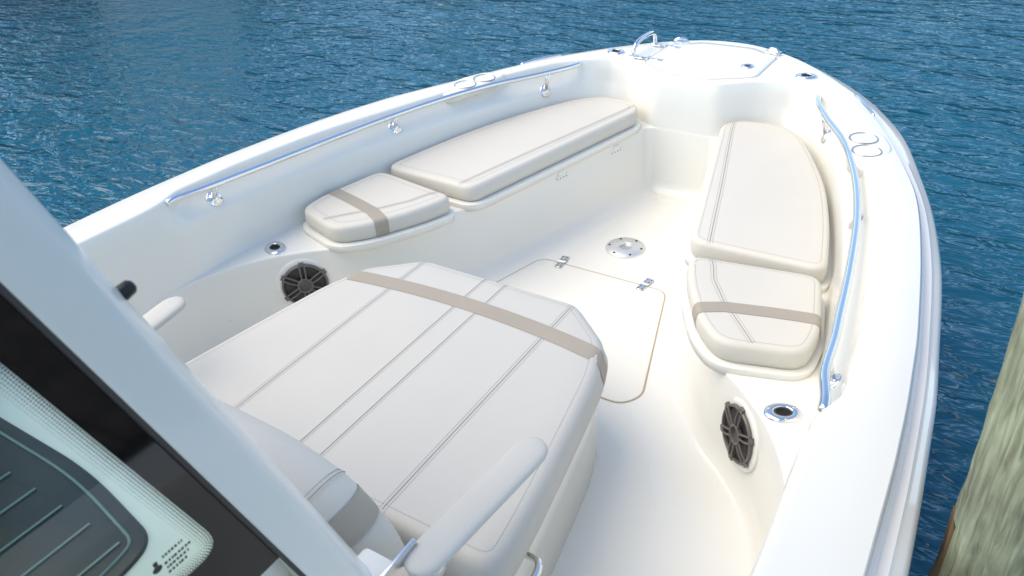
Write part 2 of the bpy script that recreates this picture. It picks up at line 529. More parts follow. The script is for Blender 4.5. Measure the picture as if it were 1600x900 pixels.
# ------------------------------------------------------------ speakers
def speaker(side):
    ctr = Vector((.908*side, 1.868, .205))
    n0 = Vector((-.74*side, -.66, .10)).normalized()
    h = DECK.ray_cast(ctr + n0*.4, -n0)
    p, n = h[0], h[1]
    if n.dot(n0) < 0: n = -n
    M = basis((n*.5+n0*.5), loc=p) @ Matrix.Diagonal((1, 1, .6, 1))
    r = .096
    bm = bmesh.new()
    lathe(bm, [(r*1.26, -.02), (r*1.26, .006), (r*1.23, .011), (r*1.0, .013), (r*.97, .010), (r*.95, -.02)], M, 56, False)
    sp = obj('speaker', bm, 'white_plastic', boat)
    bm = bmesh.new()
    lathe(bm, [(r*.99, .004), (r*.93, .016), (r*.84, .012), (r*.80, .016), (r*.72, .014), (r*.3, .006), (r*.2, .006)], M, 48, False)
    obj('cone', bm, 'cone', sp)
    bm = bmesh.new()
    lathe(bm, [(r*.29, .02), (r*.2, .014), (0, .011)], M, 28, False)
    obj('tweeter', bm, 'cone_cap', sp)
    bm = bmesh.new()
    lathe(bm, [(r*1.0, .008), (r*1.0, .026), (r*.97, .031), (r*.92, .031), (r*.90, .024), (r*.90, .010)], M, 56, False)
    lathe(bm, [(r*.34, .018), (r*.345, .036), (r*.31, .040), (r*.27, .036), (r*.26, .018)], M, 36, False)
    for k in range(6):
        a = 2*PI*k/6 + .52
        for da in (-.17, .17):
            c1, c2 = math.cos(a+da*.95), math.sin(a+da*.95)
            d1, d2 = math.cos(a+da*1.6), math.sin(a+da*1.6)
            pts = [M @ Vector((d1*r*.32, d2*r*.32, .033)), M @ Vector((math.cos(a+da)*r*.65, math.sin(a+da)*r*.65, .035)),
                   M @ Vector((math.cos(a+da*.6)*r*1.0, math.sin(a+da*.6)*r*1.0, .028))]
            tube(bm, pts, .0037, 6)
        T = M @ Matrix.Rotation(a, 4, 'Z')
        v = box(bm, (r*1.02, 0, .021), (.014, .019, .018), T)
    obj('grille', bm, 'grille', sp, angle=40)
for s in (1, -1): speaker(s)

# ------------------------------------------------------------ cushions
def cushion_mesh(outline, zb, zt, r=.03, crown=.0025, bulge=.003):
    o = resample(outline, .016)
    rows = []
    rows.append([Vector((p.x, p.y, zb)) for p in inset(o, .016)])
    rows.append([Vector((p.x, p.y, zb+.006)) for p in inset(o, .004)])
    rows.append([Vector((p.x, p.y, zb+(zt-zb)*.4)) for p in inset(o, -bulge)])
    rows.append([Vector((p.x, p.y, zt-r)) for p in inset(o, 0)])
    for a in (22, 45, 68, 90):
        t = math.radians(a)
        rows.append([Vector((p.x, p.y, zt-r+r*math.sin(t))) for p in inset(o, r*(1-math.cos(t)))])
    base = inset(o, r)
    c = Vector((sum(p.x for p in o)/len(o), sum(p.y for p in o)/len(o), 0))
    for f, hgt in ((.12, .35), (.3, .7), (.55, .93), (.8, 1)):
        rows.append([Vector((p.x+(c.x-p.x)*f, p.y+(c.y-p.y)*f, zt + crown*hgt)) for p in base])
    bm = bmesh.new()
    vs = grid(bm, rows, True)
    cv = bm.verts.new((c.x, c.y, zt+crown))
    n = len(o)
    for j in range(n): bm.faces.new((vs[-1][j], vs[-1][(j+1) % n], cv))
    bm.faces.new(vs[0][::-1])
    return bm
def surf(tree, x, y, z=1.5):
    h = tree.ray_cast(Vector((x, y, z)), Vector((0, 0, -1)))
    return (h[0], h[1]) if h[0] else (None, None)
def clean_inset(o, d):
    q = inset(o, d)
    return [p for p in q if min((p-a).length for a in o) > d*.97]
def seam(tree, path, parent, gap=.0, double=True, wid=.0016, step=.012, groove=True):
    """sewn seam: a sunken dark line with rows of thread beside it"""
    P = resample([Vector((*p[:2], 0)) for p in path], step, False)
    pts = []
    for i, p in enumerate(P):
        t = (P[min(i+1, len(P)-1)] - P[max(i-1, 0)]).normalized()
        s = Vector((-t.y, t.x, 0)); pts.append((p, s))
    bm = bmesh.new()
    hits = []
    for p, s in pts:
        hh = [surf(tree, *(p + s*o_)[:2]) for o_ in (-wid, wid)]
        if all(h[0] is not None for h in hh): hits.append([h + n*.0007 for h, n in hh])
    grid(bm, [[h[0] for h in hits], [h[1] for h in hits]])
    if groove: obj('seam', bm, 'seam', parent)
    else: bm.free()
    bm = bmesh.new()
    D = .009
    for o_ in ((-.0095, .0095) if double else (.0085,)):
        Q = resample([p + s*o_ for p, s in pts], D, False)
        for i in range(len(Q)-1):
            a = Q[i]; b = Q[i].lerp(Q[i+1], .68)
            t = (b-a).normalized(); s = Vector((-t.y, t.x, 0))*.0008
            ha, na = surf(tree, a.x, a.y); hb, nb = surf(tree, b.x, b.y)
            if ha is None or hb is None: continue
            ha = ha + na*.0006; hb = hb + nb*.0006
            bm.faces.new([bm.verts.new(q) for q in (ha-s, hb-s, hb+s, ha+s)])
    if len(bm.faces): obj('stitching', bm, 'seam', parent, smooth=False)['kind'] = 'stuff'
    else: bm.free()
def band(tree, path, width, zb, zt, parent, lift=.0016):
    """taupe strap sewn over a cushion: both sides and the top"""
    P = resample([Vector((*p[:2], 0)) for p in path], .004, False)
    rows = []
    for u in (-.5, -.17, .17, .5):
        line = []
        Q = []
        for i, p in enumerate(P):
            t = (P[min(i+1, len(P)-1)] - P[max(i-1, 0)]).normalized()
            Q.append(p + Vector((-t.y, t.x, 0))*u*width)
        def side(i0, i1):
            d = (Q[i0]-Q[i1]).normalized(); r = []
            for k in range(9):
                z = zb+.006 + (zt-.010-zb-.006)*k/8
                h = tree.ray_cast(Vector((Q[i0].x, Q[i0].y, z)) + d*.3, -d)
                r.append(h[0]+h[1]*lift if h[0] else None)
            return r
        L = side(0, 1); R_ = side(-1, -2)
        top = []
        for q in Q:
            h, n = surf(tree, q.x, q.y)
            top.append(h + n*lift if h is not None and h.z > zt-.011 else None)
        rows.append(L + top + R_[::-1])
    keep = [j for j in range(len(rows[0])) if all(r[j] is not None for r in rows)]
    rows = [[r[j] for j in keep] for r in rows]
    bm = bmesh.new(); grid(bm, rows)
    return obj('strap', bm, 'taupe', parent)
def mirror_pts(pts, s): return [Vector((p[0]*s, p[1], 0)) for p in pts]

BIG = [(.222,3.655),(.262,3.742),(.36,3.775),(.49,3.778),(.595,3.69),(.685,3.53),(.83,3.22),(.93,2.88),(1.0,2.55),(.498,2.535)]
BIG_R = [.045,.05,.06,.08,.09,.1,.2,.2,.07,.06]
AFT = [(.530,2.445),(.992,2.515),(1.066,2.20),(1.060,2.055),(.805,1.985),(.705,2.08),(.590,2.28)]
AFT_R = [.06,.065,.1,.06,.07,.12,.15]
def bow_cushions(side):
    nm = 'port' if side < 0 else 'starboard'
    o = mirror_pts(fillet(BIG, BIG_R), side)
    vin = 'vinyl' if side < 0 else 'vinyl'
    big = obj('bow_cushion', cushion_mesh(o, .3745, .455, .020), vin)
    tag(big, 'long plain off white seat cushion beside the %s coaming, forward of the strapped cushion' % nm, 'cushion', 'bow seat cushions')
    t = bvh_of(big)
    seam(t, mirror_pts([(.262,3.755),(.272,3.70),(.30,3.58),(.45,3.02),(.566,2.565),(.572,2.545)], side), big)
    a = clean_inset(resample(o, .01), .034)
    seam(t, a, big, double=False, groove=False)
    o = mirror_pts(fillet(AFT, AFT_R), side)
    aft = obj('bow_cushion', cushion_mesh(o, .3745, .452, .020), vin)
    tag(aft, 'short off white seat cushion with taupe strap on the %s side' % nm, 'cushion', 'bow seat cushions')
    t = bvh_of(aft)
    seam(t, mirror_pts([(.617,2.445),(.64,2.40),(.67,2.32),(.747,2.205),(.83,2.11),(.90,2.03)], side), aft)
    a = clean_inset(resample(o, .01), .034)
    seam(t, a, aft, double=False, groove=False)
    band(t, mirror_pts([(.60,2.09),(.69,2.140),(.76,2.175),(.9,2.212),(1.03,2.243),(1.12,2.25)], side), .058, .3745, .452, aft)
    # seat lids under the cushions (moulded, hinged)
    for (pl, rr, zt) in ((BIG, BIG_R, .3735), (AFT, AFT_R, .3735)):
        oo = resample(mirror_pts(fillet(pl, rr), side), .02)
        oo = inset(oo, -.02)
        bm = bmesh.new(); slab(bm, oo, .340, zt, .003)
        obj('seat_lid', bm, 'gelcoat', boat)
for s in (1, -1): bow_cushions(s)
# hinges on the faces of the port and starboard lockers
for side in (1, -1):
    for (x, y, z) in ((.342, 3.085, .305), (.238, 3.47, .305)):
        d = Vector((-.27*side, .96, 0)).normalized(); n0 = Vector((-.96*side, -.27, 0)).normalized()
        h = DECK.ray_cast(Vector((0, y-.1, z)), Vector((x*side, .1, 0)).normalized())
        p = h[0] if h[0] else Vector((x*side, y, z))
        M = basis(n0, loc=p)
        bm = bmesh.new()
        box(bm, (0, -.01, .0005), (.085, .026, .004), M); box(bm, (0, .012, .0005), (.045, .02, .004), M)
        bevel_all(bm, .0015, 1)
        hg = obj('locker_hinge', bm, 'white_plastic', boat, angle=40)
        for k in range(4):
            bm = bmesh.new()
            lathe(bm, [(.0036, 0), (.003, .0012), (0, .0014)], M @ Matrix.Translation((-.031+.0205*k, -.012, .0024)), 8, False)
            obj('screw', bm, 'rubber', hg)

# ------------------------------------------------------------ console seat (forward of the helm) and its sunpad
PADO = [(-.32,1.975),(.32,1.975),(.50,1.822),(.555,1.66),(.60,1.40),(.648,1.10),(.668,.92),(-.668,.92),(-.648,1.10),(-.60,1.40),(-.555,1.66),(-.50,1.822)]
PAD_R = [.04,.04,.05,.06,.2,.2,.11,.11,.2,.2,.06,.05]
po = fillet(PADO, PAD_R)
pad = obj('sunpad_cushion', cushion_mesh(po, .338, .456, .036, .001, .012), 'vinyl_grey')
tag(pad, 'large faceted grey white sunpad cushion with curved taupe strap across it', 'cushion')
t = bvh_of(pad)
for x in (-.312, .312):
    seam(t, [(x, 1.965), (x, .935)], pad)
for x in (-.043, .043):
    seam(t, [(x, 1.965), (x, .935)], pad, double=False)
seam(t, clean_inset(resample(po, .01), .048), pad, double=False, groove=False)
band(t, catmull([V(-.72,1.69,0),V(-.53,1.742,0),V(-.312,1.773,0),V(-.1,1.787,0),V(.1,1.787,0),V(.312,1.773,0),V(.53,1.742,0),V(.72,1.69,0)], 6), .066, .338, .456, pad)
console = None
bm = bmesh.new()
base = inset(resample(po, .02), .022)
base = [p.copy() for p in base]
slab(bm, base, -.02, .335, .012)
seatbase = obj('console_seat_base', bm, 'gelcoat', boat)
# steel grab handle at the starboard side of the pad
for side in (1, -1):
    bm = bmesh.new()
    tube(bm, catmull([V(.640*side,.93,.31),V(.672*side,.95,.325),V(.690*side,1.0,.33),V(.692*side,1.05,.33),V(.675*side,1.085,.325),V(.632*side,1.10,.31)], 6), .011, 12)
    obj('side_handle', bm, 'steel', boat)

# console body with dash, windscreen pillars, side windows and hardtop
bm = bmesh.new()
cons = fillet([(-.50,.76),(.50,.76),(.55,.64),(.55,-.55),(-.55,-.55),(-.55,.64)], [.08,.08,.1,.05,.05,.1])
slab(bm, resample(cons, .03), -.02, .50, .03)
cons = fillet([(-.44,.60),(.44,.60),(.53,.46),(.53,-.54),(-.53,-.54),(-.53,.46)], [.08,.08,.1,.05,.05,.1])
slab(bm, resample(cons, .03), .45, .90, .04)
console = obj('console', bm, 'gelcoat', boat)
console['label'] = 'white helm console behind the sunpad'
# backrest bolster
def backrest():
    prof = [(-.50,.475),(-.485,.565),(-.425,.668),(-.35,.742),(-.17,.80),(.17,.80),(.35,.742),(.425,.668),(.485,.565),(.50,.475)]
    prof = catmull([V(p[0], 0, p[1]) for p in prof], 6)
    n = len(prof); rows = []
    secs = [(.785+.10*math.cos(PI*k/12), -.10*(1-math.sin(PI*k/12))) for k in range(13)]
    for (y, d) in secs:
        r = []
        for i, p in enumerate(prof):
            tt = (prof[min(i+1, n-1)] - prof[max(i-1, 0)]).normalized()
            nn = Vector((-tt.z, 0, tt.x))
            q = p + nn*d
            q.y = y - (q.z-.46)*.14
            r.append(q)
        rows.append(r)
    return prof, rows
prof, rws = backrest()
bm = bmesh.new()
vs = grid(bm, rws)
for r, rev in ((vs[0], False), (vs[-1], True)):
    bm.faces.new(r if not rev else r[::-1])
br = obj('backrest_cushion', bm, 'vinyl', None, sub=1)
tag(br, 'cream backrest bolster with taupe strap standing at the aft end of the sunpad', 'cushion')
def backstrip(i0, i1, name, m, lift):
    rows = []
    for r in rws:
        rows.append([r[i] for i in range(i0, i1)])
    bm = bmesh.new()
    ctr = Vector((0, .8, .3))
    rows = [[p + (Vector((p.x, 0, p.z-.35)).normalized()*lift) for p in r] for r in rows]
    rows[0] = [p + Vector((0, .002, 0)) for p in rows[0]]
    grid(bm, rows); return obj(name, bm, m, br, sub=1)
L_ = len(prof)
for a, b in ((int(L_*.735), int(L_*.735)+5), (L_-int(L_*.735)-5, L_-int(L_*.735))):
    backstrip(a, b, 'strap', 'taupe', .004)
for i in (int(L_*.655), L_-1-int(L_*.655)):
    for k in (-.006, .006):
        bm = bmesh.new()
        pth = [r[i] + Vector((k, 0, 0)) + Vector((r[i].x, 0, r[i].z-.35)).normalized()*.0005 for r in rws[1:-1]]
        tube(bm, catmull(pth, 3), .0012, 5); obj('seam', bm, 'seam', br)

def armrest(side):
    a = Vector((.60*side, .765, .64)); b = Vector((.642*side, 1.135, .652))
    path = [a.lerp(b, k/12) for k in range(13)]
    bm = bmesh.new(); rows = []
    d = (b-a).normalized(); sx = d.cross(Vector((0, 0, 1))).normalized(); up = sx.cross(d)
    N = 20
    ks = [(-.036, .15), (-.030, .55), (-.018, .82), (0, .97)] + [(i*.1*(b-a).length, 1.0) for i in range(1, 10)] + [((b-a).length, .97), ((b-a).length+.018, .82), ((b-a).length+.030, .55), ((b-a).length+.036, .15)]
    for (s, k) in ks:
        r = []
        for j in range(N):
            t = 2*PI*j/N
            cx = math.copysign(abs(math.cos(t))**.75, math.cos(t))*.043*k; cz = math.copysign(abs(math.sin(t))**.75, math.sin(t))*.014*(.5+.5*k)
            r.append(a + d*s + sx*cx + up*cz)
        rows.append(r)
    vs = grid(bm, rows, True); bm.faces.new(vs[0][::-1]); bm.faces.new(vs[-1])
    ar = obj('armrest', bm, 'vinyl_grey', boat)
    bm = bmesh.new()
    box(bm, (.565*side, .735, .60), (.012, .11, .13)); bevel_all(bm, .004, 2)
    obj('hinge_plate', bm, 'brushed', ar, angle=40)
    bm = bmesh.new()
    tube(bm, [V(.55*side, .775, .625), V(.64*side, .775, .625)], .017, 14)
    obj('pivot', bm, 'aluminium', ar)
    bm = bmesh.new()
    box(bm, (.52*side, .70, .60), (.09, .07, .10)); bevel_all(bm, .012, 2)
    obj('bracket', bm, 'gelcoat', ar, angle=40)
for s in (1, -1): armrest(s)

# pillar: rises aft and inward
PB = Vector((.525, .690, .50)); PT = Vector((.415, .215, 2.10))
def pillar(side):
    bm = bmesh.new(); rows = []
    d = (PT-PB).normalized()
    out = Vector((1, 0, 0)); out = (out - d*out.dot(d)).normalized(); fw = d.cross(out)
    if fw.y < 0: fw = -fw
    sec = fillet([(-.055,-.05),(.055,-.05),(.05,.0),(.018,.052),(-.055,.052)], [.008,.03,.03,.02,.008], 4)   # (forward, outward)
    for k in range(21):
        t = k/20
        c = PB.lerp(PT, t) - fw*(.010*t)
        rows.append([c + fw*p.x + out*p.y for p in sec])
    rows = [[Vector((p.x*side, p.y, p.z)) for p in r] for r in rows]
    vs = grid(bm, rows, True); bm.faces.new(vs[0][::-1]); bm.faces.new(vs[-1])
    o = obj('windscreen_pillar', bm, 'gelcoat', boat, angle=35)
    # rubber edge between pillar and glass
    bm = bmesh.new()
    tube(bm, [Vector((p.x*side, p.y, p.z)) for p in [PB.lerp(PT, t/10) - fw*(.056+.010*t/10) + out*.043 for t in range(11)]], .006, 8)
    obj('edge_trim', bm, 'rubber', o)
    return fw, out, d
for s in (1, -1): FW, OUT, DD = pillar(s)
# black fitting on the forward edge of the starboard pillar
bm = bmesh.new()
kp = PB.lerp(PT, .585) + FW*.022 + OUT*.0
lathe(bm, [(.006, 0), (.006, .012), (.010, .014), (.0115, .02), (.0105, .034), (.007, .038), (0, .039)], basis(FW + Vector((0, 0, -.1)), loc=kp), 20)
obj('black_knob', bm, 'black', boat)
# side windows: glass sheet in the pillar's plane, black ceramic border with dots
def window(side):
    def P(y, z, o=0.0):      # plane through the pillar line, parallel to y
        t = (z-PB.z)/(PT.z-PB.z)
        x = PB.x + (PT.x-PB.x)*t + .038 + o
        return Vector((x*side, y, z))
    def yf(z):               # forward edge (behind the pillar)
        t = (z-PB.z)/(PT.z-PB.z); return PB.y + (PT.y-PB.y)*t - .045
    zb, zt, ya = .905, 2.06, -.50
    def clear_front(z): return .425 - (z-1.02)*(.148/.45)
    # clear opening outline (y,z) with a rounded lower front corner
    op = fillet([(ya+.1, 1.02), (.425, 1.02), (clear_front(1.95), 1.95), (ya+.1, 1.95)], [.05, .045, .05, .05], 8)
    ou = [(ya, zb), (yf(zb), zb), (yf(zt), zt), (ya, zt)]
    op_pts = [(p.x, p.y) for p in op]
    # frit: ring between outer edge and opening
    bm = bmesh.new()
    opr = resample([Vector((a, b, 0)) for a, b in op_pts], .01)
    our = []
    c = Vector((0.0, 1.45, 0))
    poly = [Vector((a, b, 0)) for a, b in ou]
    for q in opr:
        d = (q-c); best = None
        for i in range(4):
            a, b = poly[i], poly[(i+1) % 4]; e = b-a
            den = d.x*e.y - d.y*e.x
            if abs(den) < 1e-9: continue
            s = ((a.x-c.x)*e.y - (a.y-c.y)*e.x)/den
            u = ((a.x-c.x)*d.y - (a.y-c.y)*d.x)/den
            if s > 0 and -1e-6 <= u <= 1+1e-6 and (best is None or s < best): best = s
        our.append(c + d*best)
    grid(bm, [[P(p.x, p.y, .0004) for p in opr], [P(p.x, p.y, .0004) for p in our]], True)
    fr = obj('window_border', bm, 'frit', boat)
    bm = bmesh.new()     # dot matrix fading into the clear glass
    for lay in range(6):
        q = inset(opr, .0024 + lay*.0042)
        q = resample(q, .0046)
        rad = .0020*(1-lay*.13)
        for i, p in enumerate(q):
            if p.y > 1.75 or p.x < -.15: continue
            vs = [bm.verts.new(P(p.x+rad*math.cos(k*PI/3), p.y+rad*math.sin(k*PI/3), .0005)) for k in range(6)]
            bm.faces.new(vs)
    obj('dot_pattern', bm, 'frit', fr, smooth=False)['kind'] = 'stuff'
    bm = bmesh.new()
    grid(bm, [[P(a, b) for a, b in ((ya, zb), (yf(zb), zb))], [P(a, b) for a, b in ((ya, zt), (yf(zt), zt))]])
    obj('window_glass', bm, 'glass', boat, smooth=False)
    # maker's mark printed in the lower front corner
    bm = bmesh.new()
    def spot(y, z, w, h):
        bm.faces.new([bm.verts.new(P(y+a, z+b, .0006)) for a, b in ((-w, -h), (w, -h), (w, h), (-w, h))])
    for k in range(10):
        bm2 = None
    vs = [bm.verts.new(P(.326+.008*math.cos(k*PI/6), 1.070+.006*math.sin(k*PI/6), .0006)) for k in range(12)]
    bm.faces.new(vs)
    spot(.326, 1.080, .0035, .004)
    random.seed(3)
    for line, n in ((1.082, 7), (1.069, 8), (1.060, 7), (1.051, 6)):
        y = .340
        for k in range(n):
            wd = random.uniform(.0018, .0036); spot(y, line, wd*.7, .0024); y += wd*1.4+.0018
    obj('maker_mark', bm, 'print', fr, smooth=False)
for s in (1, -1): window(s)
# dash seen through the window
bm = bmesh.new()
slab(bm, resample(fillet([(-.42,.57),(.42,.57),(.485,.46),(.485,-.1),(-.485,-.1),(-.485,.46)], .06), .02), .895, .93, .02)
dash = obj('dashboard', bm, 'dash_white', boat)
pn = fillet([(-.34,.455),(.10,.455),(.345,.412),(.365,.30),(.365,.02),(-.34,.02)], [.03,.1,.045,.1,.03,.03])
bm = bmesh.new(); slab(bm, resample(pn, .012), .92, .936, .004)
obj('instrument_panel', bm, 'dash_dark', dash)
q = inset(resample(pn, .01), .028)
bm = bmesh.new(); tube(bm, [Vector((p.x, p.y, .937)) for p in q] + [Vector((q[0].x, q[0].y, .937))], .003, 6); obj('panel_border', bm, 'dash_line', dash)
for k in range(8):
    x = .30 - k*.082
    bm = bmesh.new(); box(bm, (x, .21, .9375), (.0045, .33, .003), Matrix.Rotation(0, 4, 'Z')); obj('panel_rib', bm, 'dash_line', dash, smooth=False)
# hardtop
bm = bmesh.new()
ht = fillet([(-.55,.34),(.55,.34),(.70,.1),(.72,-1.8),(-.72,-1.8),(-.70,.1)], [.2,.2,.3,.15,.15,.3])
slab(bm, resample(ht, .05), 2.07, 2.16, .03)
obj('hardtop', bm, 'gelcoat_hull', boat)
for sx in (-.62, .62):
    bm = bmesh.new(); tube(bm, [V(sx, -1.5, -.02), V(sx, -1.5, 2.08)], .03, 14); obj('hardtop_post', bm, 'aluminium', boat)

# ------------------------------------------------------------ sole: hatch, table base
ho = fillet([(-.315,2.802),(.315,2.802),(.505,2.12),(.455,2.045),(-.455,2.045),(-.505,2.12)], [.05,.05,.06,.05,.05,.06], 8)
ho = resample(ho, .012)
bm = bmesh.new()
o1 = inset(ho, -.0075)
grid(bm, [[Vector((p.x, p.y, .0012)) for p in o1], [Vector((p.x, p.y, .0045)) for p in inset(ho, -.0035)], [Vector((p.x, p.y, .0012)) for p in inset(ho, .002)]], True)
hatch = obj('floor_hatch', bm, 'gasket', boat)
hatch['label'] = 'trapezoid floor hatch with brown gasket line'
bm = bmesh.new(); slab(bm, ho, .0005, .0034, .0014)
obj('hatch_lid', bm, 'nonskid', hatch)
for sx in (-.212, .212):
    bm = bmesh.new()
    M = Matrix.Translation((sx, 2.812, .005)) @ Matrix.Rotation(-.12*math.copysign(1, sx), 4, 'Z')
    box(bm, (0, .028, .0015), (.036, .048, .004), M); box(bm, (0, -.028, .0015), (.036, .048, .004), M)
    bevel_all(bm, .0016, 1)
    tube(bm, [M @ V(-.018, 0, .003), M @ V(.018, 0, .003)], .0045, 10)
    hg = obj('hatch_hinge', bm, 'brushed', hatch, angle=40)
    for px in (-.010, .010):
        for py in (-.040, -.020, .020, .040):
            bm = bmesh.new()
            lathe(bm, [(.0036, .0), (.003, .0006), (0, .0003)], M @ Matrix.Translation((px, py, .0036)), 8, False)
            obj('screw', bm, 'rubber', hg)
bm = bmesh.new()
lathe(bm, [(.096, .0), (.096, .004), (.092, .008), (.045, .012), (.034, .014), (.0315, .012), (.031, .002), (0, .002)], Matrix.Translation((-.004, 3.068, 0)), 56, False)
tb = obj('table_base', bm, 'aluminium', boat)
tb['label'] = 'round aluminium table pedestal socket in the floor'
bm = bmesh.new(); lathe(bm, [(.0312, .0045), (.02, .004), (0, .004)], Matrix.Translation((-.004, 3.068, 0)), 32, False)
obj('socket', bm, 'brushed', tb)
for k in range(6):
    a = 2*PI*k/6+.2
    bm = bmesh.new(); lathe(bm, [(.0065, .0), (.006, .0018), (.0025, .0016), (0, .0006)], Matrix.Translation((-.004+.078*math.cos(a), 3.068+.078*math.sin(a), .0092)), 12, False)
    obj('screw', bm, 'rubber', tb)
# sole non-skid sheet
so = []
for i in range(NS):
    if 3 <= i <= 16: so.append(V(*off(SE, i, .075), 0))
so = catmull(so, 5); so.append(V(.06, 3.60, 0))
out = [p for p in so if p.x > .002] + [mir(p) for p in reversed(so) if p.x > .002]
out = [V(1.08, .6, 0)] + out + [V(-1.08, .6, 0)]
bm = bmesh.new(); slab(bm, out, -.004, .0006, .0004)
obj('sole', bm, 'nonskid', boat)

# ------------------------------------------------------------ foredeck: anchor locker lid and fittings
def drape(o, lift): return [drop(p.x, p.y)[0] + Vector((0, 0, lift)) for p in o]
lid = fillet([(-.105,3.785),(.105,3.785),(.297,3.90),(.30,4.24),(.15,4.36),(-.15,4.36),(-.30,4.24),(-.297,3.90)], .03)
lid = resample(lid, .012)
bm = bmesh.new()
rws2 = [drape(inset(lid, -.004), -.0005), drape(lid, .001), drape(inset(lid, .002), .005), drape(inset(lid, .006), .007)]
c = Vector((0, 4.07, 0))
for f in (.15, .35, .55, .75, .92):
    rws2.append(drape([p.lerp(c, f) for p in inset(lid, .006)], .0075))
vs = grid(bm, rws2, True)
bm.faces.new(vs[-1])
al = obj('anchor_locker_lid', bm, 'gelcoat', boat)
bm = bmesh.new()
grid(bm, [drape(inset(lid, -.006), .0012), drape(inset(lid, -.003), .0012)], True)
obj('lid_gap', bm, 'seam', al)
for (x, y) in ((-.300, 3.945), (-.300, 4.19)):
    p = drop(x, y)[0]
    M = Matrix.Translation(p + Vector((0, 0, .008)))
    bm = bmesh.new()
    box(bm, (-.045, 0, 0), (.075, .030, .005), M); box(bm, (.045, 0, 0), (.075, .030, .005), M); bevel_all(bm, .002, 1)
    tube(bm, [M @ V(0, -.02, .003), M @ V(0, .02, .003)], .006, 10)
    hg = obj('lid_hinge', bm, 'steel', al, angle=40)
    for k in (-.06, -.03, .03, .06):
        bm = bmesh.new(); lathe(bm, [(.004, 0), (.003, .001), (0, .0006)], M @ Matrix.Translation((k, 0, .0025)), 8, False); obj('screw', bm, 'rubber', hg)
p = drop(.215, 4.02)[0]
bm = bmesh.new(); lathe(bm, [(.034, .004), (.033, .012), (.026, .014), (.018, .011), (.016, .010), (0, .010)], Matrix.Translation(p), 32, False)
lt = obj('lid_latch', bm, 'steel', al)
bm = bmesh.new(); lathe(bm, [(.0165, .0112), (0, .0115)], Matrix.Translation(p), 20, False); obj('latch_center', bm, 'rubber', lt)
# bow hand rail (port) and chocks
bm = bmesh.new()
f1 = drop(-.394, 3.965)[0]; f2 = drop(-.392, 4.25)[0]
tube(bm, catmull([f1 - V(0,0,.003), f1 + V(0,.012,.045), f1.lerp(f2, .22) + V(0,0,.070), f1.lerp(f2, .55) + V(0,0,.076), f1.lerp(f2, .85)+V(0,0,.07), f2 + V(0,-.004,.045), f2 - V(0,0,.003)], 8), .0125, 14)
bh = obj('bow_handle', bm, 'steel', boat)
for f_ in (f1, f2):
    bm = bmesh.new(); lathe(bm, [(.026, 0), (.025, .004), (.014, .006)], Matrix.Translation(f_), 24, False); obj('foot', bm, 'steel', bh)
for side in (1, -1):
    p = drop(.26*side, 4.31)[0]
    M = Matrix.Translation(p) @ Matrix.Rotation(-.45*side, 4, 'Z')
    bm = bmesh.new()
    box(bm, (0, 0, .008), (.085, .05, .02), M); bevel_all(bm, .006, 2)
    tube(bm, catmull([M @ V(-.03,0,.014), M @ V(-.015,0,.024), M @ V(.015,0,.024), M @ V(.03,0,.014)], 4), .011, 10)
    obj('bow_chock', bm, 'steel', boat, angle=45)
def cleat(side):
    a = Vector((.775*side, 3.855, 0)); b = Vector((.905*side, 3.63, 0))
    for q in (a, b): q.z = .618
    bm = bmesh.new()
    m = a.lerp(b, .5)
    tube(bm, catmull([a, a.lerp(b, .3)+V(0,0,.004), a.lerp(b, .7)+V(0,0,.004), b], 6), .009, 12, True, [.004]+[.007+.004*math.sin(PI*k/18) for k in range(1, 18)]+[.004])
    for t_ in (.36, .64):
        q = a.lerp(b, t_); tube(bm, [q, q - V(0, 0, .05)], .009, 10)
    cl = obj('cleat', bm, 'steel', boat)
for s in (1, -1): cleat(s)
# faint moulded line and screw on the starboard cockpit side
for side in (1, -1):
    h = DECK.ray_cast(V(.6*side, 1.62, .12), V(side, 0, 0))
    if h[0]:
        bm = bmesh.new(); lathe(bm, [(.006, 0), (.005, .002), (0, .0025)], basis(-h[1] if h[1].x*side > 0 else h[1], loc=h[0]), 12, False)
        obj('screw_cap', bm, 'white_plastic', boat)

# ------------------------------------------------------------ piling beside the boat
def piling(name, x, y, r, z0, z1, label, seed, group=None):
    rnd = random.Random(seed)
    bm = bmesh.new(); rows = []
    N = 48; Mz = 60
    ph = [(rnd.uniform(0, 6.28), rnd.uniform(0, 6.28)) for _ in range(8)]
    for k in range(Mz+1):
        z = z0 + (z1-z0)*k/Mz; r_ = []
        for j in range(N):
            t = 2*PI*j/N
            d = 0
            for q, (a, b) in enumerate(ph):
                d += math.sin((q+1)*t + a + z*(1.1+.5*q))*.012/(q*.5+1)
            d += .004*math.sin(23*t + 3*math.sin(z*4)) + .003*rnd.uniform(-1, 1)
            rr = r + d*r/.16
            r_.append(V(math.cos(t)*rr, math.sin(t)*rr, z))
        rows.append(r_)
    top = [p*1 for p in rows[-1]]
    rows.append([V(p.x*.9, p.y*.9, p.z+.012) for p in top])
    vs = grid(bm, rows, True); bm.faces.new(vs[-1]); bm.faces.new(vs[0][::-1])
    root = empty(name, (x, y, 0))
    tag(root, label, 'piling', group)
    o = obj('post', bm, 'piling_wood', root)
    return root, rows
root, prow = piling('dock_piling', 1.669, 1.43, .172, -2.2, 1.75, 'weathered green wooden piling close beside the starboard rail', 4)
root.rotation_euler.y = math.radians(-0.8)
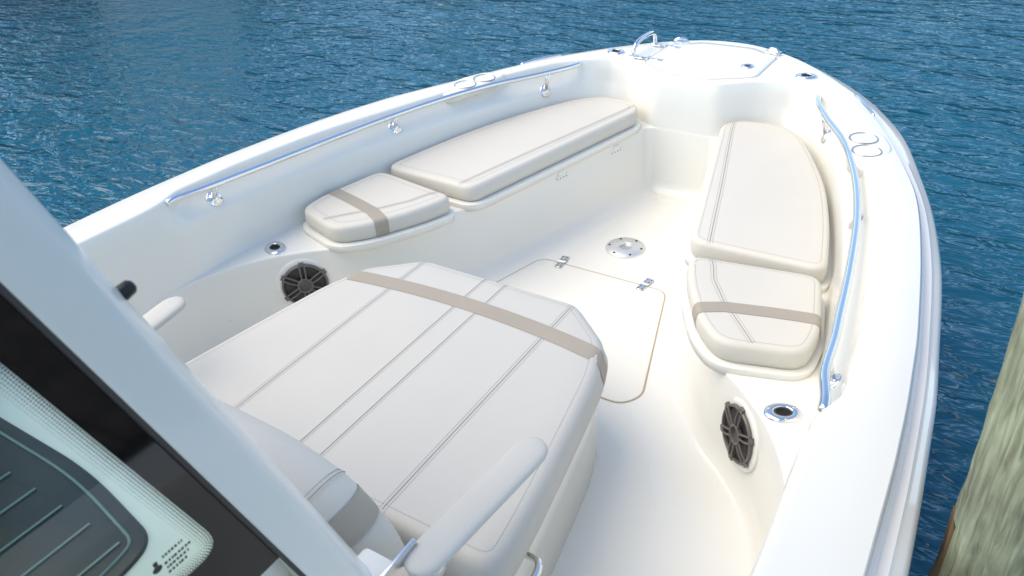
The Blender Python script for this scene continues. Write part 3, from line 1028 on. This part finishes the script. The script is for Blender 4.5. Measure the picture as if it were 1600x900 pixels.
# strip of brown bark left on the side facing the boat
bm = bmesh.new(); rr = []
for k in range(8, 44):
    r_ = prow[k]; line = []
    for j in range(19, 28):
        p = r_[j]; wob = 1.012 + .012*math.sin(k*.9+j*1.7)
        if j in (19, 27): wob = .985
        line.append(V(p.x*wob, p.y*wob, p.z))
    rr.append(line)
grid(bm, rr)
obj('bark_strip', bm, 'piling_bark', root)
# ------------------------------------------------------------ dock the photograph is taken from
dock = empty('dock', (3.15, -1.6, 0)); tag(dock, 'timber dock of weathered planks alongside the boat', 'dock')
for k in range(44):
    bm = bmesh.new(); box(bm, (0, 0, 0), (2.2, .138, .04)); bevel_all(bm, .004, 1)
    o = obj('plank', bm, 'plank_wood', dock, smooth=False)
    o.location = (0, -1.9 + k*.146, .30 + random.uniform(-.002, .002)); o.rotation_euler.z = random.uniform(-.003, .003)
for sx in (-.9, .9):
    bm = bmesh.new(); box(bm, (sx, 1.2, .19), (.09, 6.4, .17)); obj('stringer', bm, 'plank_wood', dock, smooth=False)
    for sy in (-1.7, 1.4, 4.2):
        bm = bmesh.new(); tube(bm, [V(sx, sy, -2.0), V(sx, sy, .2)], .11, 16); obj('post', bm, 'piling_wood', dock)

# ------------------------------------------------------------ what the water mirrors: far bank
piling('mooring_piling', -8.2, 12.9, .2, -2.4, 3.2, 'tall mooring piling standing alone in open water', 9)
def tree(x, y, h, rad, seed, label):
    rnd = random.Random(seed)
    root = empty('shore_tree', (x, y, -.3)); tag(root, label, 'tree', 'trees along the far bank')
    bm = bmesh.new()
    tube(bm, catmull([V(0,0,-.3), V(.1,0,h*.25), V(-.05,.1,h*.5), V(.05,0,h*.8)], 5), .2, 10, True, [.26-.2*k/15 for k in range(16)])
    limbs = []
    for k in range(9):
        a = rnd.uniform(0, 6.28); z = h*rnd.uniform(.28, .75); L = rad*rnd.uniform(.6, .95)
        e = V(math.cos(a)*L, math.sin(a)*L, z+L*rnd.uniform(.1, .6)); limbs.append(e)
        tube(bm, [V(0,0,z*.85), V(0,0,z*.9).lerp(e, .5)+V(0,0,.1), e], .05, 6, True, [.09,.06,.02])
    obj('trunk', bm, 'bark', root)
    bm = bmesh.new()
    cl = limbs + [V(0,0,h*.85)] + [V(rnd.gauss(0,.5)*rad, rnd.gauss(0,.5)*rad, h*rnd.uniform(.35,.95)) for _ in range(12)]
    for c in cl:
        cr = rad*rnd.uniform(.28, .5)
        for q in range(170):
            d = V(rnd.gauss(0,1), rnd.gauss(0,1), rnd.gauss(0,.8)); d = d.normalized()*cr*rnd.random()**.4
            p = c+d; u = V(rnd.gauss(0,1), rnd.gauss(0,1), rnd.gauss(0,1)).normalized(); v = u.orthogonal().normalized()
            s = rnd.uniform(.08, .16)
            bm.faces.new([bm.verts.new(p+u*s), bm.verts.new(p+v*s*.5), bm.verts.new(p-u*s), bm.verts.new(p-v*s*.5)])
    obj('crown', bm, 'leaf', root, smooth=False)
tree(-15.2, 4.6, 7.5, 2.6, 1, 'broad leafy tree at the end of the far bank')
tree(-16.2, 7.6, 8.5, 2.6, 2, 'taller leafy tree on the far bank beside the boathouse')
bh = empty('boathouse', (-15.4, 10.9, -.1)); tag(bh, 'beige boathouse with grey roof on the far bank', 'building')
RZ = Matrix.Rotation(math.radians(4), 4, 'Z')
bm = bmesh.new(); box(bm, (0, 0, 1.9), (4.6, 4.0, 5.2), RZ); obj('wall', bm, 'siding', bh, smooth=False)
bm = bmesh.new()
pr = [(-2.4, 4.5), (0, 6.1), (2.4, 4.5), (2.4, 4.35), (0, 5.9), (-2.4, 4.35)]
rows_ = [[RZ @ V(x, yy, z) for yy, z in pr] for x in (-2.5, 2.5)]
vs = grid(bm, rows_, True); bm.faces.new(vs[0]); bm.faces.new(vs[1][::-1])
obj('roof', bm, 'roofing', bh, smooth=False)
for x in (-1.1, 1.1):
    bm = bmesh.new(); box(bm, (x, -2.02, 2.2), (1.1, .08, 1.3), RZ); wv = obj('window', bm, 'trim', bh, smooth=False)
    bm = bmesh.new(); box(bm, (x, -2.05, 2.2), (.9, .06, 1.1), RZ); obj('pane', bm, 'pane', wv, smooth=False)
bm = bmesh.new(); box(bm, (0, -2.02, 1.0), (1.0, .08, 2.1), RZ); obj('door', bm, 'trim', bh, smooth=False)
bm = bmesh.new()
sh = catmull([V(-14,-6,0), V(-13.2,2,0), V(-13.6,8,0), V(-12.6,14,0), V(-9,22,0)], 8)
rows_ = [[p + V(0,0,-1.5) for p in sh], [p + V(-.1,0,.1) for p in sh], [p + V(-1,.3,.15) for p in sh], [p + V(-40,15,1.0) for p in sh]]
grid(bm, rows_)
bank = obj('shore_bank', bm, 'bark', None, smooth=False); bank['kind'] = 'structure'

# added tree band, out of view; blocks the pale horizon glow mirrored in the water
rnd = random.Random(21)
bm = bmesh.new()
N = 60; base_r = []
for k in range(N+1):
    a = math.radians(-55 + 230*k/N)          # from the starboard bow round to the port quarter
    r = 58 + 6*math.sin(k*.7) + rnd.uniform(-2, 2)
    base_r.append((a, r, rnd.uniform(5, 9)))
for k in range(N+1):
    a, r, h = base_r[k]
    c = V(math.cos(a)*r, math.sin(a)*r, 0)
    for q in range(130):
        z = h*rnd.random()**.7
        p = c + V(rnd.gauss(0, 1.6), rnd.gauss(0, 1.6), z - .4)
        u = V(rnd.gauss(0,1), rnd.gauss(0,1), rnd.gauss(0,.7)).normalized(); v = u.orthogonal().normalized(); sz = rnd.uniform(.4, .9)
        bm.faces.new([bm.verts.new(p+u*sz), bm.verts.new(p+v*sz*.6), bm.verts.new(p-u*sz), bm.verts.new(p-v*sz*.6)])
    if k < N:
        a2, r2, h2 = base_r[k+1]; c2 = V(math.cos(a2)*r2, math.sin(a2)*r2, 0)
        bm.faces.new([bm.verts.new(q) for q in (c*1.03+V(0,0,-1), c2*1.03+V(0,0,-1), c2*1.03+V(0,0,h2*.7), c*1.03+V(0,0,h*.7))])
o = obj('horizon_screen_trees', bm, 'leaf', None, smooth=False); o['kind'] = 'stuff'
tag(o, 'added dark band of trees around the basin, hiding the horizon glow from the water', 'wood')
